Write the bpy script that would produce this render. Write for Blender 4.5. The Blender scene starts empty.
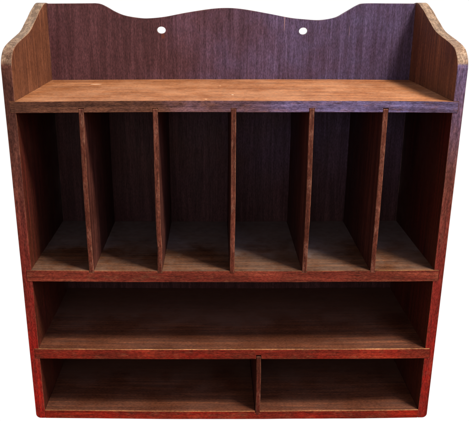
import bpy, bmesh, math
from mathutils import Vector, noise

S = bpy.context.scene
COL = S.collection

# ------------------------------------------------------------ measurements (metres)
W2 = 0.275
T = 0.0128
XI = W2 - T
D = 0.1922          # front edge to face of back panel
BT = 0.006          # back panel thickness
SH = {'top': (0.4325, 0.4460), 'mid': (0.2110, 0.2265), 'low': (0.0955, 0.1108), 'bot': (0.0000, 0.0134)}
DIV = [-0.1838, -0.0949, -0.0009, 0.0932, 0.1819]
DT = 0.0062

# ------------------------------------------------------------ node helpers
class NT:
    def __init__(s, tree):
        s.t = tree; s.n = tree.nodes; s.l = tree.links
    def new(s, typ, **kw):
        n = s.n.new(typ)
        for k, v in kw.items(): setattr(n, k, v)
        return n
    def put(s, sock, v):
        if isinstance(v, bpy.types.NodeSocket): s.l.new(v, sock)
        else: sock.default_value = v
    def math(s, op, a, b=0.0, c=0.0, clamp=False):
        n = s.new('ShaderNodeMath', operation=op, use_clamp=clamp)
        s.put(n.inputs[0], a); s.put(n.inputs[1], b); s.put(n.inputs[2], c)
        return n.outputs[0]
    def ramp(s, v, a, b, lo=0.0, hi=1.0):
        n = s.new('ShaderNodeMapRange', interpolation_type='SMOOTHSTEP')
        s.put(n.inputs[0], v); s.put(n.inputs[1], a); s.put(n.inputs[2], b); s.put(n.inputs[3], lo); s.put(n.inputs[4], hi)
        return n.outputs[0]
    def mix(s, f, a, b, mode='MIX'):
        n = s.new('ShaderNodeMix', data_type='RGBA', blend_type=mode)
        s.put(n.inputs[0], f)
        for k, v in ((6, a), (7, b)):
            s.put(n.inputs[k], v if isinstance(v, bpy.types.NodeSocket) else (*v, 1.0))
        return n.outputs[2]
    def noise(s, vec, scale, detail=4.0, rough=0.55, dist=0.0):
        n = s.new('ShaderNodeTexNoise')
        s.l.new(vec, n.inputs['Vector'])
        n.inputs['Scale'].default_value = scale; n.inputs['Detail'].default_value = detail
        n.inputs['Roughness'].default_value = rough; n.inputs['Distortion'].default_value = dist
        return n.outputs[0]
    def scaled(s, vec, sc, off=None):
        n = s.new('ShaderNodeMapping')
        s.l.new(vec, n.inputs[0]); n.inputs['Scale'].default_value = sc
        if off is not None: s.put(n.inputs['Location'], off)
        return n.outputs[0]

def wood(name, dark, mid, light, axis='Z', wear=0.6, wearcol=(0.42, 0.22, 0.11), rough=0.42,
         dust=0.0, dustcol=(0.26, 0.22, 0.18), low=None, spots=(), blotch=0.5, side=None, grain=1.0, spec=0.18, cap=None, sidez=(0.22, 0.42), lowz=(0.10, 0.40), lown=0.10, scuff=None, rear_fill=None):
    """dark/mid/light: stain colours; axis: grain direction; low: (dark,mid,light) stain towards the foot;
    side: (dark,mid,light) of a cool violet sheen painted into the stain towards +x; spots: small scuffs (x,y,z,rx,rz,colour,strength)"""
    m = bpy.data.materials.new(name); m.use_nodes = True
    q = NT(m.node_tree); q.n.clear()
    out = q.new('ShaderNodeOutputMaterial'); bs = q.new('ShaderNodeBsdfPrincipled')
    q.l.new(bs.outputs[0], out.inputs[0])
    geo = q.new('ShaderNodeNewGeometry'); info = q.new('ShaderNodeObjectInfo')
    pos = geo.outputs['Position']
    r = q.math('MULTIPLY', info.outputs['Random'], 37.0)
    rv = q.new('ShaderNodeCombineXYZ'); [q.put(rv.inputs[i], r) for i in range(3)]
    al = 'XYZ'.index(axis)
    def gv(ac, lg):
        v = [ac] * 3; v[al] = lg
        return q.scaled(pos, v, rv.outputs[0])
    # slow wander of the grain
    wob = q.noise(gv(9, 3), 1.0, 2.0)
    cath = q.new('ShaderNodeTexNoise'); q.l.new(gv(42, 2.2), cath.inputs['Vector'])
    cath.inputs['Scale'].default_value = 1.0; cath.inputs['Detail'].default_value = 5; cath.inputs['Distortion'].default_value = 0.7
    bands = q.math('FRACT', q.math('ADD', q.math('MULTIPLY', cath.outputs[0], 5.0), wob))
    bands = q.math('ABSOLUTE', q.math('SUBTRACT', bands, 0.5))
    n1 = q.noise(gv(260, 7), 1.0, 6.0, 0.6)
    n2 = q.noise(gv(1050, 55), 1.0, 3.0, 0.6)
    pores = q.ramp(n2, 0.55, 0.63)
    g = q.math('ADD', q.math('MULTIPLY', n1, 0.75), q.math('MULTIPLY', bands, 0.45 * grain))
    g = q.ramp(g, 0.28, 0.78)
    iso = q.noise(q.scaled(pos, (1, 1, 1), rv.outputs[0]), 14.0, 6.0, 0.62)
    iso2 = q.noise(q.scaled(pos, (1, 1, 1), rv.outputs[0]), 90.0, 5.0, 0.65)
    sep = q.new('ShaderNodeSeparateXYZ'); q.l.new(pos, sep.inputs[0])
    def tri(d, mi, l):
        c = q.mix(q.ramp(g, 0.0, 0.55), d, mi)
        return q.mix(q.ramp(g, 0.45, 1.0), c, l)
    col = tri(dark, mid, light)
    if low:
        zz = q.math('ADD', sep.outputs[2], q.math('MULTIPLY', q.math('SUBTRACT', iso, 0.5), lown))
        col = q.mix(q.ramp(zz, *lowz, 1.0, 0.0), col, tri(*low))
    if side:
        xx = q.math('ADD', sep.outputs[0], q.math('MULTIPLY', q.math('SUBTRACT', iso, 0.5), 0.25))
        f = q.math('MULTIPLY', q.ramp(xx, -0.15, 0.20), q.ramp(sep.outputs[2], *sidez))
        col = q.mix(f, col, tri(*side))  # cool light from the upper right, painted in as violet
    if cap:
        zz = q.math('ADD', sep.outputs[2], q.math('MULTIPLY', q.math('SUBTRACT', iso2, 0.5), 0.010))
        col = q.mix(q.ramp(zz, 0.4875, 0.4915), col, tri(*cap))
    # blotchy old varnish, dark pores
    col = q.mix(q.math('MULTIPLY', q.ramp(iso, 0.35, 0.68, 1.0, 0.0), blotch), col, [c * 0.45 for c in mid])
    col = q.mix(q.math('MULTIPLY', pores, 0.50 * grain), col, [c * 0.30 for c in dark])
    if scuff:
        sn = q.noise(gv(130, 45), 1.0, 6.0, 0.7)
        col = q.mix(q.math('MULTIPLY', q.ramp(sn, 0.50, 0.66), scuff[1]), col, scuff[0])
    # fine fleck of open grain and grime
    fl = q.noise(gv(800, 260), 1.0, 3.0, 0.75)
    fm = q.ramp(fl, 0.30, 0.70, 0.60, 1.42)
    cb = q.new('ShaderNodeCombineColor'); [q.put(cb.inputs[i], fm) for i in range(3)]
    col = q.mix(1.0, col, cb.outputs[0], 'MULTIPLY')
    # dust lying in fine speckles
    if dust > 0:
        df = q.math('MULTIPLY', q.ramp(q.math('ADD', q.math('MULTIPLY', iso, 0.6), q.math('MULTIPLY', iso2, 0.4)), 0.36, 0.66), dust)
        col = q.mix(df, col, dustcol)
    if rear_fill:      # paler floor at the back of the pigeonholes, fill light painted into the colour
        yy = q.math('ADD', sep.outputs[1], q.math('MULTIPLY', q.math('SUBTRACT', iso, 0.5), 0.16))
        col = q.mix(q.math('MULTIPLY', q.ramp(yy, 0.05, 0.12), q.ramp(iso2, 0.25, 0.75, 0.45, 0.85)), col, rear_fill)
    # wear on arrises
    bev = q.new('ShaderNodeBevel', samples=4); bev.inputs['Radius'].default_value = 0.0016
    dt = q.new('ShaderNodeVectorMath', operation='DOT_PRODUCT')
    q.l.new(bev.outputs[0], dt.inputs[0]); q.l.new(geo.outputs['Normal'], dt.inputs[1])
    edge = q.ramp(dt.outputs['Value'], 0.985, 0.86, 0.0, 1.0)
    wn = q.noise(q.scaled(pos, (1, 1, 1), rv.outputs[0]), 45.0, 6.0, 0.7)
    ew = q.math('MULTIPLY', q.math('MULTIPLY', edge, q.ramp(wn, 0.40, 0.60)), wear)
    col = q.mix(ew, col, wearcol)
    # nicks and scuffs
    sc = q.new('ShaderNodeTexVoronoi', feature='F1'); q.l.new(q.scaled(pos, (1, 1, 1), rv.outputs[0]), sc.inputs['Vector'])
    sc.inputs['Scale'].default_value = 55.0; sc.inputs['Randomness'].default_value = 1.0
    cs = q.new('ShaderNodeSeparateColor'); q.l.new(sc.outputs['Color'], cs.inputs[0])
    dot = q.math('MULTIPLY', q.ramp(sc.outputs['Distance'], 0.10, 0.045), q.math('GREATER_THAN', cs.outputs[0], 0.86))
    col = q.mix(q.math('MULTIPLY', dot, 0.55 * wear if wear > 0.4 else 0.0), col, wearcol)
    for (sx, sy, sz, rx, rz, sc_, st) in spots:
        a = q.math('DIVIDE', q.math('SUBTRACT', sep.outputs[0], sx), rx)
        b = q.math('DIVIDE', q.math('SUBTRACT', sep.outputs[2] if sy is None else sep.outputs[1], sz if sy is None else sy), rz)
        dd = q.math('ADD', q.math('MULTIPLY', a, a), q.math('MULTIPLY', b, b))
        dd = q.math('ADD', dd, q.math('MULTIPLY', q.math('SUBTRACT', iso2, 0.5), 1.4))
        col = q.mix(q.math('MULTIPLY', q.ramp(dd, 1.2, 0.3), st), col, sc_)
    q.l.new(col, bs.inputs['Base Color'])
    rr = q.math('ADD', q.ramp(iso, 0.3, 0.7, rough - 0.10, rough + 0.16), q.math('MULTIPLY', pores, 0.12))
    if dust > 0: rr = q.math('ADD', rr, 0.15 * dust)
    q.l.new(rr, bs.inputs['Roughness'])
    bs.inputs['Specular IOR Level'].default_value = spec
    bp = q.new('ShaderNodeBump'); bp.inputs['Strength'].default_value = 0.35; bp.inputs['Distance'].default_value = 0.0005
    h = q.math('SUBTRACT', q.math('MULTIPLY', n1, 0.8), q.math('MULTIPLY', pores, 0.5))
    h = q.math('ADD', h, q.math('MULTIPLY', iso2, 0.5))
    h = q.math('SUBTRACT', h, q.math('MULTIPLY', dot, 0.6))
    q.l.new(h, bp.inputs['Height']); q.l.new(bp.outputs[0], bs.inputs['Normal'])
    return m

RED = ((0.20, 0.007, 0.004), (0.32, 0.009, 0.006), (0.41, 0.020, 0.009))
VIO_SHEEN = ((0.070, 0.060, 0.120), (0.115, 0.098, 0.20), (0.18, 0.155, 0.29))  # violet sheen put into the shelf edge colour
TAN = (0.40, 0.19, 0.085)
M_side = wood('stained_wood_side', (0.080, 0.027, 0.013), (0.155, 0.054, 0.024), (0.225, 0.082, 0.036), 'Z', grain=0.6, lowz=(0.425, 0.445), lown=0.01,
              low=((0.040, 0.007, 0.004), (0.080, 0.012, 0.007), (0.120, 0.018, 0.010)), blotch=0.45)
M_top = wood('worn_end_grain_top', (0.10, 0.062, 0.038), (0.20, 0.132, 0.084), (0.29, 0.205, 0.135), 'Y', blotch=0.3, rough=0.5, grain=0.6)
CAP = ((0.10, 0.062, 0.038), (0.20, 0.132, 0.084), (0.29, 0.205, 0.135))
M_front = wood('stained_front_edge', (0.062, 0.024, 0.017), (0.105, 0.040, 0.027), (0.155, 0.062, 0.042), 'Z',
               low=RED, side=((0.065, 0.046, 0.085), (0.095, 0.070, 0.130), (0.13, 0.10, 0.18)), sidez=(0.33, 0.50), lowz=(0.06, 0.42), wear=0.5, wearcol=(0.34, 0.13, 0.07), rough=0.45, spec=0.08, cap=CAP, scuff=((0.22, 0.085, 0.050), 0.18))  # violet part is sheen painted into the upper right edge
M_frontx = wood('stained_shelf_edge', (0.060, 0.026, 0.016), (0.110, 0.046, 0.026), (0.19, 0.080, 0.045), 'X',
                low=((0.17, 0.009, 0.004), (0.27, 0.014, 0.006), (0.35, 0.035, 0.011)), lowz=(0.00, 0.44), side=VIO_SHEEN, wear=0.25, wearcol=(0.40, 0.15, 0.07), rough=0.45, spec=0.08, scuff=((0.26, 0.11, 0.050), 0.22))
M_arris = wood('rubbed_arris', (0.20, 0.07, 0.025), (0.42, 0.19, 0.07), (0.60, 0.33, 0.13), 'X', blotch=0.9, wear=0, rough=0.5, spec=0.1,
               spots=((0.226, None, 0.2262, 0.042, 0.004, (0.85, 0.52, 0.16), 1.0), (0.128, None, 0.2262, 0.020, 0.004, (0.75, 0.42, 0.14), 1.0)))
M_back = wood('brown_panel_violet_sheen', (0.050, 0.017, 0.017), (0.073, 0.026, 0.027), (0.098, 0.038, 0.040), 'Z',
              side=((0.046, 0.032, 0.062), (0.067, 0.048, 0.096), (0.094, 0.070, 0.132)), wear=0.3, blotch=0.35, grain=0.9,  # blue-violet sheen painted over the brown, growing to the right
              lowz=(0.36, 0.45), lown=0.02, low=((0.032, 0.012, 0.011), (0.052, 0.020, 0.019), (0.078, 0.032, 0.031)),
              spots=((-0.098, None, 0.5085, 0.0030, 0.0045, (0.10, 0.026, 0.012), 0.7),
                     (0.0765, None, 0.5290, 0.0007, 0.0130, (0.30, 0.17, 0.14), 0.55),
                     (0.170, None, 0.5150, 0.0005, 0.0090, (0.24, 0.15, 0.16), 0.4)))
M_shelf_top = wood('honey_worn_shelf', (0.17, 0.055, 0.018), (0.30, 0.108, 0.036), (0.42, 0.170, 0.062), 'X', blotch=0.40,
                   dust=0.18, dustcol=(0.50, 0.33, 0.20), wear=0.3, wearcol=(0.62, 0.36, 0.16), rough=0.5, grain=0.55,
                   spots=((-0.190, 0.145, 0, 0.0085, 0.004, (0.62, 0.40, 0.25), 0.7),
                          (-0.001, 0.045, 0, 0.0016, 0.0022, (0.75, 0.52, 0.35), 0.7),
                          (-0.016, 0.125, 0, 0.0016, 0.003, (0.62, 0.38, 0.2), 0.5),
                          (-0.034, 0.010, 0, 0.0018, 0.003, (0.62, 0.38, 0.2), 0.5)))
M_shelf = wood('dusty_dark_shelf', (0.050, 0.018, 0.008), (0.100, 0.037, 0.015), (0.155, 0.060, 0.024), 'X', blotch=0.2,
               rear_fill=(0.165, 0.132, 0.128), dust=0.35, dustcol=(0.150, 0.105, 0.075), wear=0.12, wearcol=(0.5, 0.25, 0.10), grain=0.7, rough=0.55)
M_shelf_low = wood('brown_dark_shelf', (0.060, 0.019, 0.010), (0.112, 0.034, 0.015), (0.160, 0.052, 0.022), 'X', blotch=0.5,
                   rear_fill=(0.105, 0.052, 0.036), dust=0.12, dustcol=(0.13, 0.075, 0.045), wear=0.12, wearcol=(0.5, 0.20, 0.07), grain=0.7, rough=0.5)
M_div = wood('dark_divider', (0.044, 0.013, 0.009), (0.080, 0.024, 0.016), (0.12, 0.036, 0.025), 'Z', blotch=0.5)
M_divf = wood('divider_front_edge', (0.070, 0.021, 0.012), (0.120, 0.036, 0.020), (0.19, 0.070, 0.042), 'Z', low=(
    (0.075, 0.014, 0.008), (0.135, 0.024, 0.013), (0.21, 0.050, 0.026)), wear=0.8, wearcol=(0.40, 0.18, 0.10), blotch=0.8, spec=0.1, scuff=((0.26, 0.125, 0.080), 0.4))
M_nail = bpy.data.materials.new('dull_steel'); M_nail.use_nodes = True
b = M_nail.node_tree.nodes['Principled BSDF']; b.inputs['Metallic'].default_value = 0.8
b.inputs['Roughness'].default_value = 0.35; b.inputs['Base Color'].default_value = (0.6, 0.57, 0.55, 1)
_q = NT(M_nail.node_tree); _p = _q.new('ShaderNodeNewGeometry')
_q.l.new(_q.ramp(_q.noise(_p.outputs['Position'], 900.0), 0.3, 0.7, 0.3, 0.6), b.inputs['Roughness'])

# ------------------------------------------------------------ geometry helpers
def warp(v, seed, amp):
    """old boards are never quite straight: shelves sag a touch, edges wander"""
    x, y, z = v
    lv = ((0.0, -0.0022), (0.013, -0.0022), (0.10, -0.0010), (0.22, -0.0013), (0.33, 0.0), (0.44, 0.0011), (0.56, 0.0))
    s = 0.0
    for (a, fa), (b_, fb) in zip(lv, lv[1:]):
        if a <= z <= b_: s = fa + (fb - fa) * (z - a) / (b_ - a)
    s *= max(0.0, 1 - (x / XI) ** 2)
    n = noise.noise_vector(Vector((x * 14 + seed, y * 14, z * 14)))
    n2 = noise.noise_vector(Vector((x * 55 + seed, y * 55, z * 55)))
    return Vector((x, y, z + s)) + (n * amp + n2 * amp * 0.35)

def grid_box(lo, hi, step=0.008):
    """closed box with faces cut into small cells so it can bend"""
    n = [max(1, int(round((hi[i] - lo[i]) / step))) for i in range(3)]
    bm = bmesh.new(); vs = {}
    def V(i, j, k):
        key = (i, j, k)
        if key not in vs:
            vs[key] = bm.verts.new([lo[a] + (hi[a] - lo[a]) * (i, j, k)[a] / n[a] for a in range(3)])
        return vs[key]
    for a in range(3):
        b_, c = (a + 1) % 3, (a + 2) % 3
        for i in range(n[b_]):
            for j in range(n[c]):
                for s in (0, n[a]):
                    def P(u, w):
                        t = [0, 0, 0]; t[a] = s; t[b_] = u; t[c] = w
                        return V(*t)
                    f = [P(i, j), P(i + 1, j), P(i + 1, j + 1), P(i, j + 1)]
                    if s == 0: f.reverse()
                    bm.faces.new(f)
    return bm

def boxes_object(boxes):
    bm = bmesh.new()
    for lo, hi in boxes:
        v = [bm.verts.new((x, y, z)) for x in (lo[0], hi[0]) for y in (lo[1], hi[1]) for z in (lo[2], hi[2])]
        for f in ((0, 1, 3, 2), (4, 6, 7, 5), (0, 4, 5, 1), (2, 3, 7, 6), (0, 2, 6, 4), (1, 5, 7, 3)):
            bm.faces.new([v[i] for i in f])
    me = bpy.data.meshes.new('cutter'); bm.to_mesh(me); bm.free()
    o = bpy.data.objects.new('cutter', me); COL.objects.link(o)
    return o

def finish(name, bm, mats, parent, seed=0.0, amp=0.0003, cuts=None, bevel=0.0007, origin=(0, 0, 0), pick=None, seg=2):
    """mesh -> housings cut -> soft arrises -> one mesh object; pick(normal, centre) chooses the face's material"""
    if amp is not None:
        for v in bm.verts: v.co = warp(v.co, seed, amp)
    bm.normal_update()
    me = bpy.data.meshes.new(name); bm.to_mesh(me); bm.free()
    o = bpy.data.objects.new(name, me); COL.objects.link(o)
    tmp = []
    if cuts:
        c = boxes_object(cuts); tmp.append(c)
        md = o.modifiers.new('b', 'BOOLEAN'); md.operation = 'DIFFERENCE'; md.solver = 'EXACT'; md.object = c
    if bevel:
        md = o.modifiers.new('v', 'BEVEL'); md.width = bevel; md.segments = seg; md.limit_method = 'ANGLE'
        md.angle_limit = math.radians(38); md.harden_normals = False
    dg = bpy.context.evaluated_depsgraph_get(); dg.update()
    new = bpy.data.meshes.new_from_object(o.evaluated_get(dg))
    o.modifiers.clear(); o.data = new; new.name = name
    for t in tmp: bpy.data.objects.remove(t)
    new.materials.clear()
    for m in mats: new.materials.append(m)
    for p in new.polygons:
        p.material_index = pick(p.normal, p.center) if pick else 0
        p.use_smooth = False
    off = Vector(origin)
    for v in new.vertices: v.co -= off
    o.location = off; o.parent = parent
    return o

# ------------------------------------------------------------ the organizer
root = bpy.data.objects.new('desk_organizer', None); COL.objects.link(root)
root['label'] = 'old dark red-brown wooden wall organizer with scalloped top and open pigeonholes'
root['category'] = 'shelf'

def spline(pts, n=7):
    out = []
    P = [pts[0]] + list(pts) + [pts[-1]]
    for i in range(1, len(P) - 2):
        for k in range(n):
            t = k / n
            out.append(tuple(0.5 * (2 * P[i][a] + (P[i + 1][a] - P[i - 1][a]) * t + (2 * P[i - 1][a] - 5 * P[i][a] + 4 * P[i + 1][a] - P[i + 2][a]) * t * t
                       + (3 * P[i][a] - P[i - 1][a] - 3 * P[i + 1][a] + P[i + 2][a]) * t ** 3) for a in (0, 1)))
    out.append(tuple(pts[-1]))
    return out

SIDE_TOP = [(0.202, 0.5535), (0.190, 0.5545), (0.178, 0.5532), (0.165, 0.5490), (0.150, 0.5440), (0.134, 0.5370), (0.118, 0.5308),
            (0.103, 0.5246), (0.089, 0.5205), (0.075, 0.5180), (0.055, 0.5148), (0.036, 0.5115), (0.025, 0.5090), (0.0145, 0.5052),
            (0.0065, 0.4990), (0.0020, 0.4925), (0.0, 0.4850)]
EX = 0.0062   # how far the shelves are housed into the sides

def side_panel(s):
    top = spline(SIDE_TOP, 4)
    prof = [(0.0, z) for z in [i * 0.008 for i in range(0, 60)]]          # front edge going up
    prof += top[::-1]
    prof += [(0.202, z) for z in [0.55 - 0.011 * i for i in range(0, 50)]] + [(0.202, 0.0)]
    prof += [(0.202 - 0.0125 * i, 0.0) for i in range(1, 16)]
    bm = bmesh.new()
    x0, x1 = (XI, W2) if s > 0 else (-W2, -XI)
    a = [bm.verts.new((x0, y, z)) for y, z in prof]; c = [bm.verts.new((x1, y, z)) for y, z in prof]
    n = len(prof)
    for i in range(n):
        j = (i + 1) % n
        bm.faces.new((a[i], a[j], c[j], c[i]))
    bm.faces.new(a[::-1]); bm.faces.new(c)
    bmesh.ops.recalc_face_normals(bm, faces=bm.faces)
    # round the bottom outer corner
    xo = W2 * s
    es = [e for e in bm.edges if all(abs(v.co.x - xo) < 1e-6 and v.co.z < 1e-6 for v in e.verts)]
    bmesh.ops.bevel(bm, geom=es, offset=0.0065, segments=6, profile=0.5, affect='EDGES')
    for v in bm.verts:      # hand-planed front edge, never dead straight
        if v.co.y < 0.02: v.co.y += noise.noise(Vector((s * 5.0, 3.3, v.co.z * 22))) * 0.0003
    cuts = []
    for k, (z0, z1) in SH.items():
        if k == 'bot': continue
        g = 0.00005
        lo = (XI - 0.004, -0.01, z0 - g) if s > 0 else (-XI - EX - 0.0003, -0.01, z0 - g)
        hi = (XI + EX + 0.0003, 0.1, z1 + g) if s > 0 else (-XI + 0.004, 0.1, z1 + g)
        cuts.append((lo, hi))
    def pick(nr, c):
        if c.z > 0.47 and nr.z > 0.25 and c.y > 0.06: return 2
        if nr.y < -0.5 or (c.z > 0.47 and nr.z > 0.25): return 1
        return 0
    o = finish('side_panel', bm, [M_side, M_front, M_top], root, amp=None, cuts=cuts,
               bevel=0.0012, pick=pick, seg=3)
    return o
side_panel(-1); side_panel(1)

def shelf(key, name, tops, seed, label=None):
    z0, z1 = SH[key]
    e = EX if key != 'bot' else -0.0001
    bm = grid_box((-XI - e, -0.0004, z0), (XI + e, D - 0.0002, z1), 0.009)
    cuts = []
    g = 0.0003
    if key == 'top':
        for x in DIV: cuts.append(((x - DT / 2 - g, -0.01, z0 - 0.01), (x + DT / 2 + g, D + 0.01, z0 + 0.0058)))
    if key == 'mid':
        for x in DIV: cuts.append(((x - DT / 2 - 0.0002, -0.01, z1 - 0.0035), (x + DT / 2 + 0.0002, D + 0.01, z1 + 0.01)))
    if key == 'low': cuts.append(((0.0362 - DT / 2 - g, -0.01, z0 - 0.01), (0.0362 + DT / 2 + g, D + 0.01, z0 + 0.0050)))
    if key == 'bot': cuts.append(((0.0362 - DT / 2 - 0.0002, -0.01, z1 - 0.0055), (0.0362 + DT / 2 + 0.0002, D + 0.01, z1 + 0.01)))
    def pick(nr, c):
        if c.y < 0.0015 and nr.z > 0.25 and nr.y < -0.25 and c.z > z1 - 0.0045: return 2
        if nr.y < -0.2: return 1
        return 0
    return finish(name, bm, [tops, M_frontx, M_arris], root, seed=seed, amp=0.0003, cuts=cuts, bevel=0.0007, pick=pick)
s = shelf('top', 'shelf', M_shelf_top, 1.0); s['label'] = 'top shelf board, worn to a honey tan on its upper face'
shelf('mid', 'shelf', M_shelf, 22.0)
shelf('low', 'shelf', M_shelf_low, 41.0)
shelf('bot', 'bottom_board', M_shelf_low, 63.0)

def divider(x, z0, z1, seed, jog=0.0):
    bm = grid_box((x - DT / 2, -0.0006, z0), (x + DT / 2, D - 0.0002, z1), 0.006)
    for v in bm.verts:      # each thin slat leans and bows a little its own way
        t = (v.co.z - z0) / (z1 - z0)
        v.co.x += 0.0008 * math.sin(math.pi * t) * math.sin(seed) + jog * math.exp(-((t - 0.16) / 0.07) ** 2)
    return finish('divider', bm, [M_div, M_divf], root, seed=seed, amp=0.00035, bevel=0.0011,
                  origin=(x, 0.0, z0), pick=lambda nr, c: 1 if nr.y < -0.6 else 0)
for i, x in enumerate(DIV):
    divider(x, SH['mid'][1] - 0.0033 - 0.0002, SH['top'][0] + 0.0044, 5.0 + 7.3 * i, jog=0.0009 if i == 1 else 0.0)
divider(0.0362, SH['bot'][1] - 0.0070, SH['low'][0] + 0.0040, 77.0)

# back panel with scalloped crest and two hanging holes (real holes)
BACK_TOP = [(-0.262, 0.5532), (-0.230, 0.5534), (-0.200, 0.5536), (-0.1925, 0.5536), (-0.1850, 0.5524), (-0.1764, 0.5484), (-0.1654, 0.5422), (-0.1514, 0.5368),
            (-0.1301, 0.5334), (-0.1158, 0.5331), (-0.0944, 0.5352), (-0.0658, 0.5405), (-0.0301, 0.5458), (-0.0045, 0.5472),
            (0.0196, 0.5452), (0.0554, 0.5391), (0.0841, 0.5338), (0.1056, 0.5316), (0.1271, 0.5306), (0.1484, 0.5340),
            (0.1622, 0.5412), (0.1790, 0.5508), (0.1898, 0.5534), (0.225, 0.5534), (0.262, 0.5532)]
cu = bpy.data.curves.new('c', 'CURVE'); cu.dimensions = '2D'; cu.fill_mode = 'BOTH'; cu.extrude = BT / 2
def add_loop(pts):
    sp = cu.splines.new('POLY'); sp.points.add(len(pts) - 1)
    for i, (u, v) in enumerate(pts): sp.points[i].co = (u, v, 0, 1)
    sp.use_cyclic_u = True
add_loop(spline(BACK_TOP, 5) + [(0.262, 0.35), (0.262, 0.2), (0.262, 0.0), (-0.262, 0.0), (-0.262, 0.2), (-0.262, 0.35)])
for hx, hz in ((-0.1000, 0.5168), (0.1038, 0.5154)):
    add_loop([(hx + 0.0062 * math.cos(a), hz + 0.0049 * math.sin(a)) for a in [i * math.tau / 28 for i in range(28)]])
co = bpy.data.objects.new('c', cu); COL.objects.link(co)
dg = bpy.context.evaluated_depsgraph_get(); dg.update()
cm = bpy.data.meshes.new_from_object(co.evaluated_get(dg))
bpy.data.objects.remove(co)
bm = bmesh.new(); bm.from_mesh(cm)
bmesh.ops.remove_doubles(bm, verts=bm.verts, dist=1e-6)
for v in bm.verts: v.co = Vector((v.co.x, D + BT / 2 - v.co.z, v.co.y))
bmesh.ops.reverse_faces(bm, faces=bm.faces)
bmesh.ops.recalc_face_normals(bm, faces=bm.faces)
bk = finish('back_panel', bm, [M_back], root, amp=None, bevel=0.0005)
bk['label'] = 'brown back board with a painted-in violet sheen, a scalloped crest and two hanging holes'

# one small nail head showing on the back board
bm = bmesh.new()
bmesh.ops.create_uvsphere(bm, u_segments=14, v_segments=8, radius=0.0013)
for v in bm.verts: v.co = Vector((v.co.x, v.co.y * 0.5, v.co.z))
finish('nail_head', bm, [M_nail], root, amp=None, bevel=0, origin=(0, 0, 0)).location = (0.1176, D, 0.2520)

# ------------------------------------------------------------ world: white studio sweep behind, dim room elsewhere
w = bpy.data.worlds.new('World'); S.world = w; w.use_nodes = True
q = NT(w.node_tree); q.n.clear()
wo = q.new('ShaderNodeOutputWorld'); bg = q.new('ShaderNodeBackground'); q.l.new(bg.outputs[0], wo.inputs[0])
tc = q.new('ShaderNodeTexCoord'); sp = q.new('ShaderNodeSeparateXYZ'); q.l.new(tc.outputs['Generated'], sp.inputs[0])
f = q.ramp(sp.outputs[1], 0.05, 0.35)
up = q.ramp(sp.outputs[2], -0.3, 0.6)
room = q.mix(up, (0.44, 0.23, 0.17), (0.60, 0.53, 0.57))
q.l.new(q.mix(f, room, (1.02, 1.02, 1.02)), bg.inputs['Color']); bg.inputs['Strength'].default_value = 1.0

def area(name, loc, tgt, size, power, col):
    l = bpy.data.lights.new(name, 'AREA'); l.shape = 'SQUARE'; l.size = size; l.energy = power; l.color = col
    o = bpy.data.objects.new(name, l); COL.objects.link(o); o.location = loc
    o.rotation_euler = (Vector(tgt) - Vector(loc)).to_track_quat('-Z', 'Y').to_euler()
area('ceiling_lamp', (0.84, -0.52, 2.0), (0, 0.1, 0.4), 0.38, 84, (1.0, 0.93, 0.84))
area('window_light', (1.0, -1.2, 1.3), (0.1, 0.15, 0.42), 0.7, 11, (0.54, 0.66, 1.0))

area('front_fill', (-0.15, -2.6, 0.95), (0, 0.1, 0.25), 1.0, 9, (0.95, 0.92, 1.0))  # added soft fill from the front, brightens the deep pigeonholes

# ------------------------------------------------------------ camera
cam = bpy.data.cameras.new('camera'); co = bpy.data.objects.new('camera', cam); COL.objects.link(co)
co.location = (-0.0234, -0.79232, 0.5766)
co.rotation_euler = (math.pi / 2 - 0.32483, 0, -0.00155)
cam.sensor_fit = 'HORIZONTAL'; cam.sensor_width = 36.0; cam.lens = 663.03 / 469 * 36
cam.shift_x = (234.5 - 215.81) / 469; cam.shift_y = (209.54 - 210.5) / 469
cam.clip_start = 0.01; cam.clip_end = 100
S.camera = co
S.view_settings.view_transform = 'Standard'; S.view_settings.look = 'None'
S.view_settings.exposure = 0.0; S.view_settings.gamma = 1.0
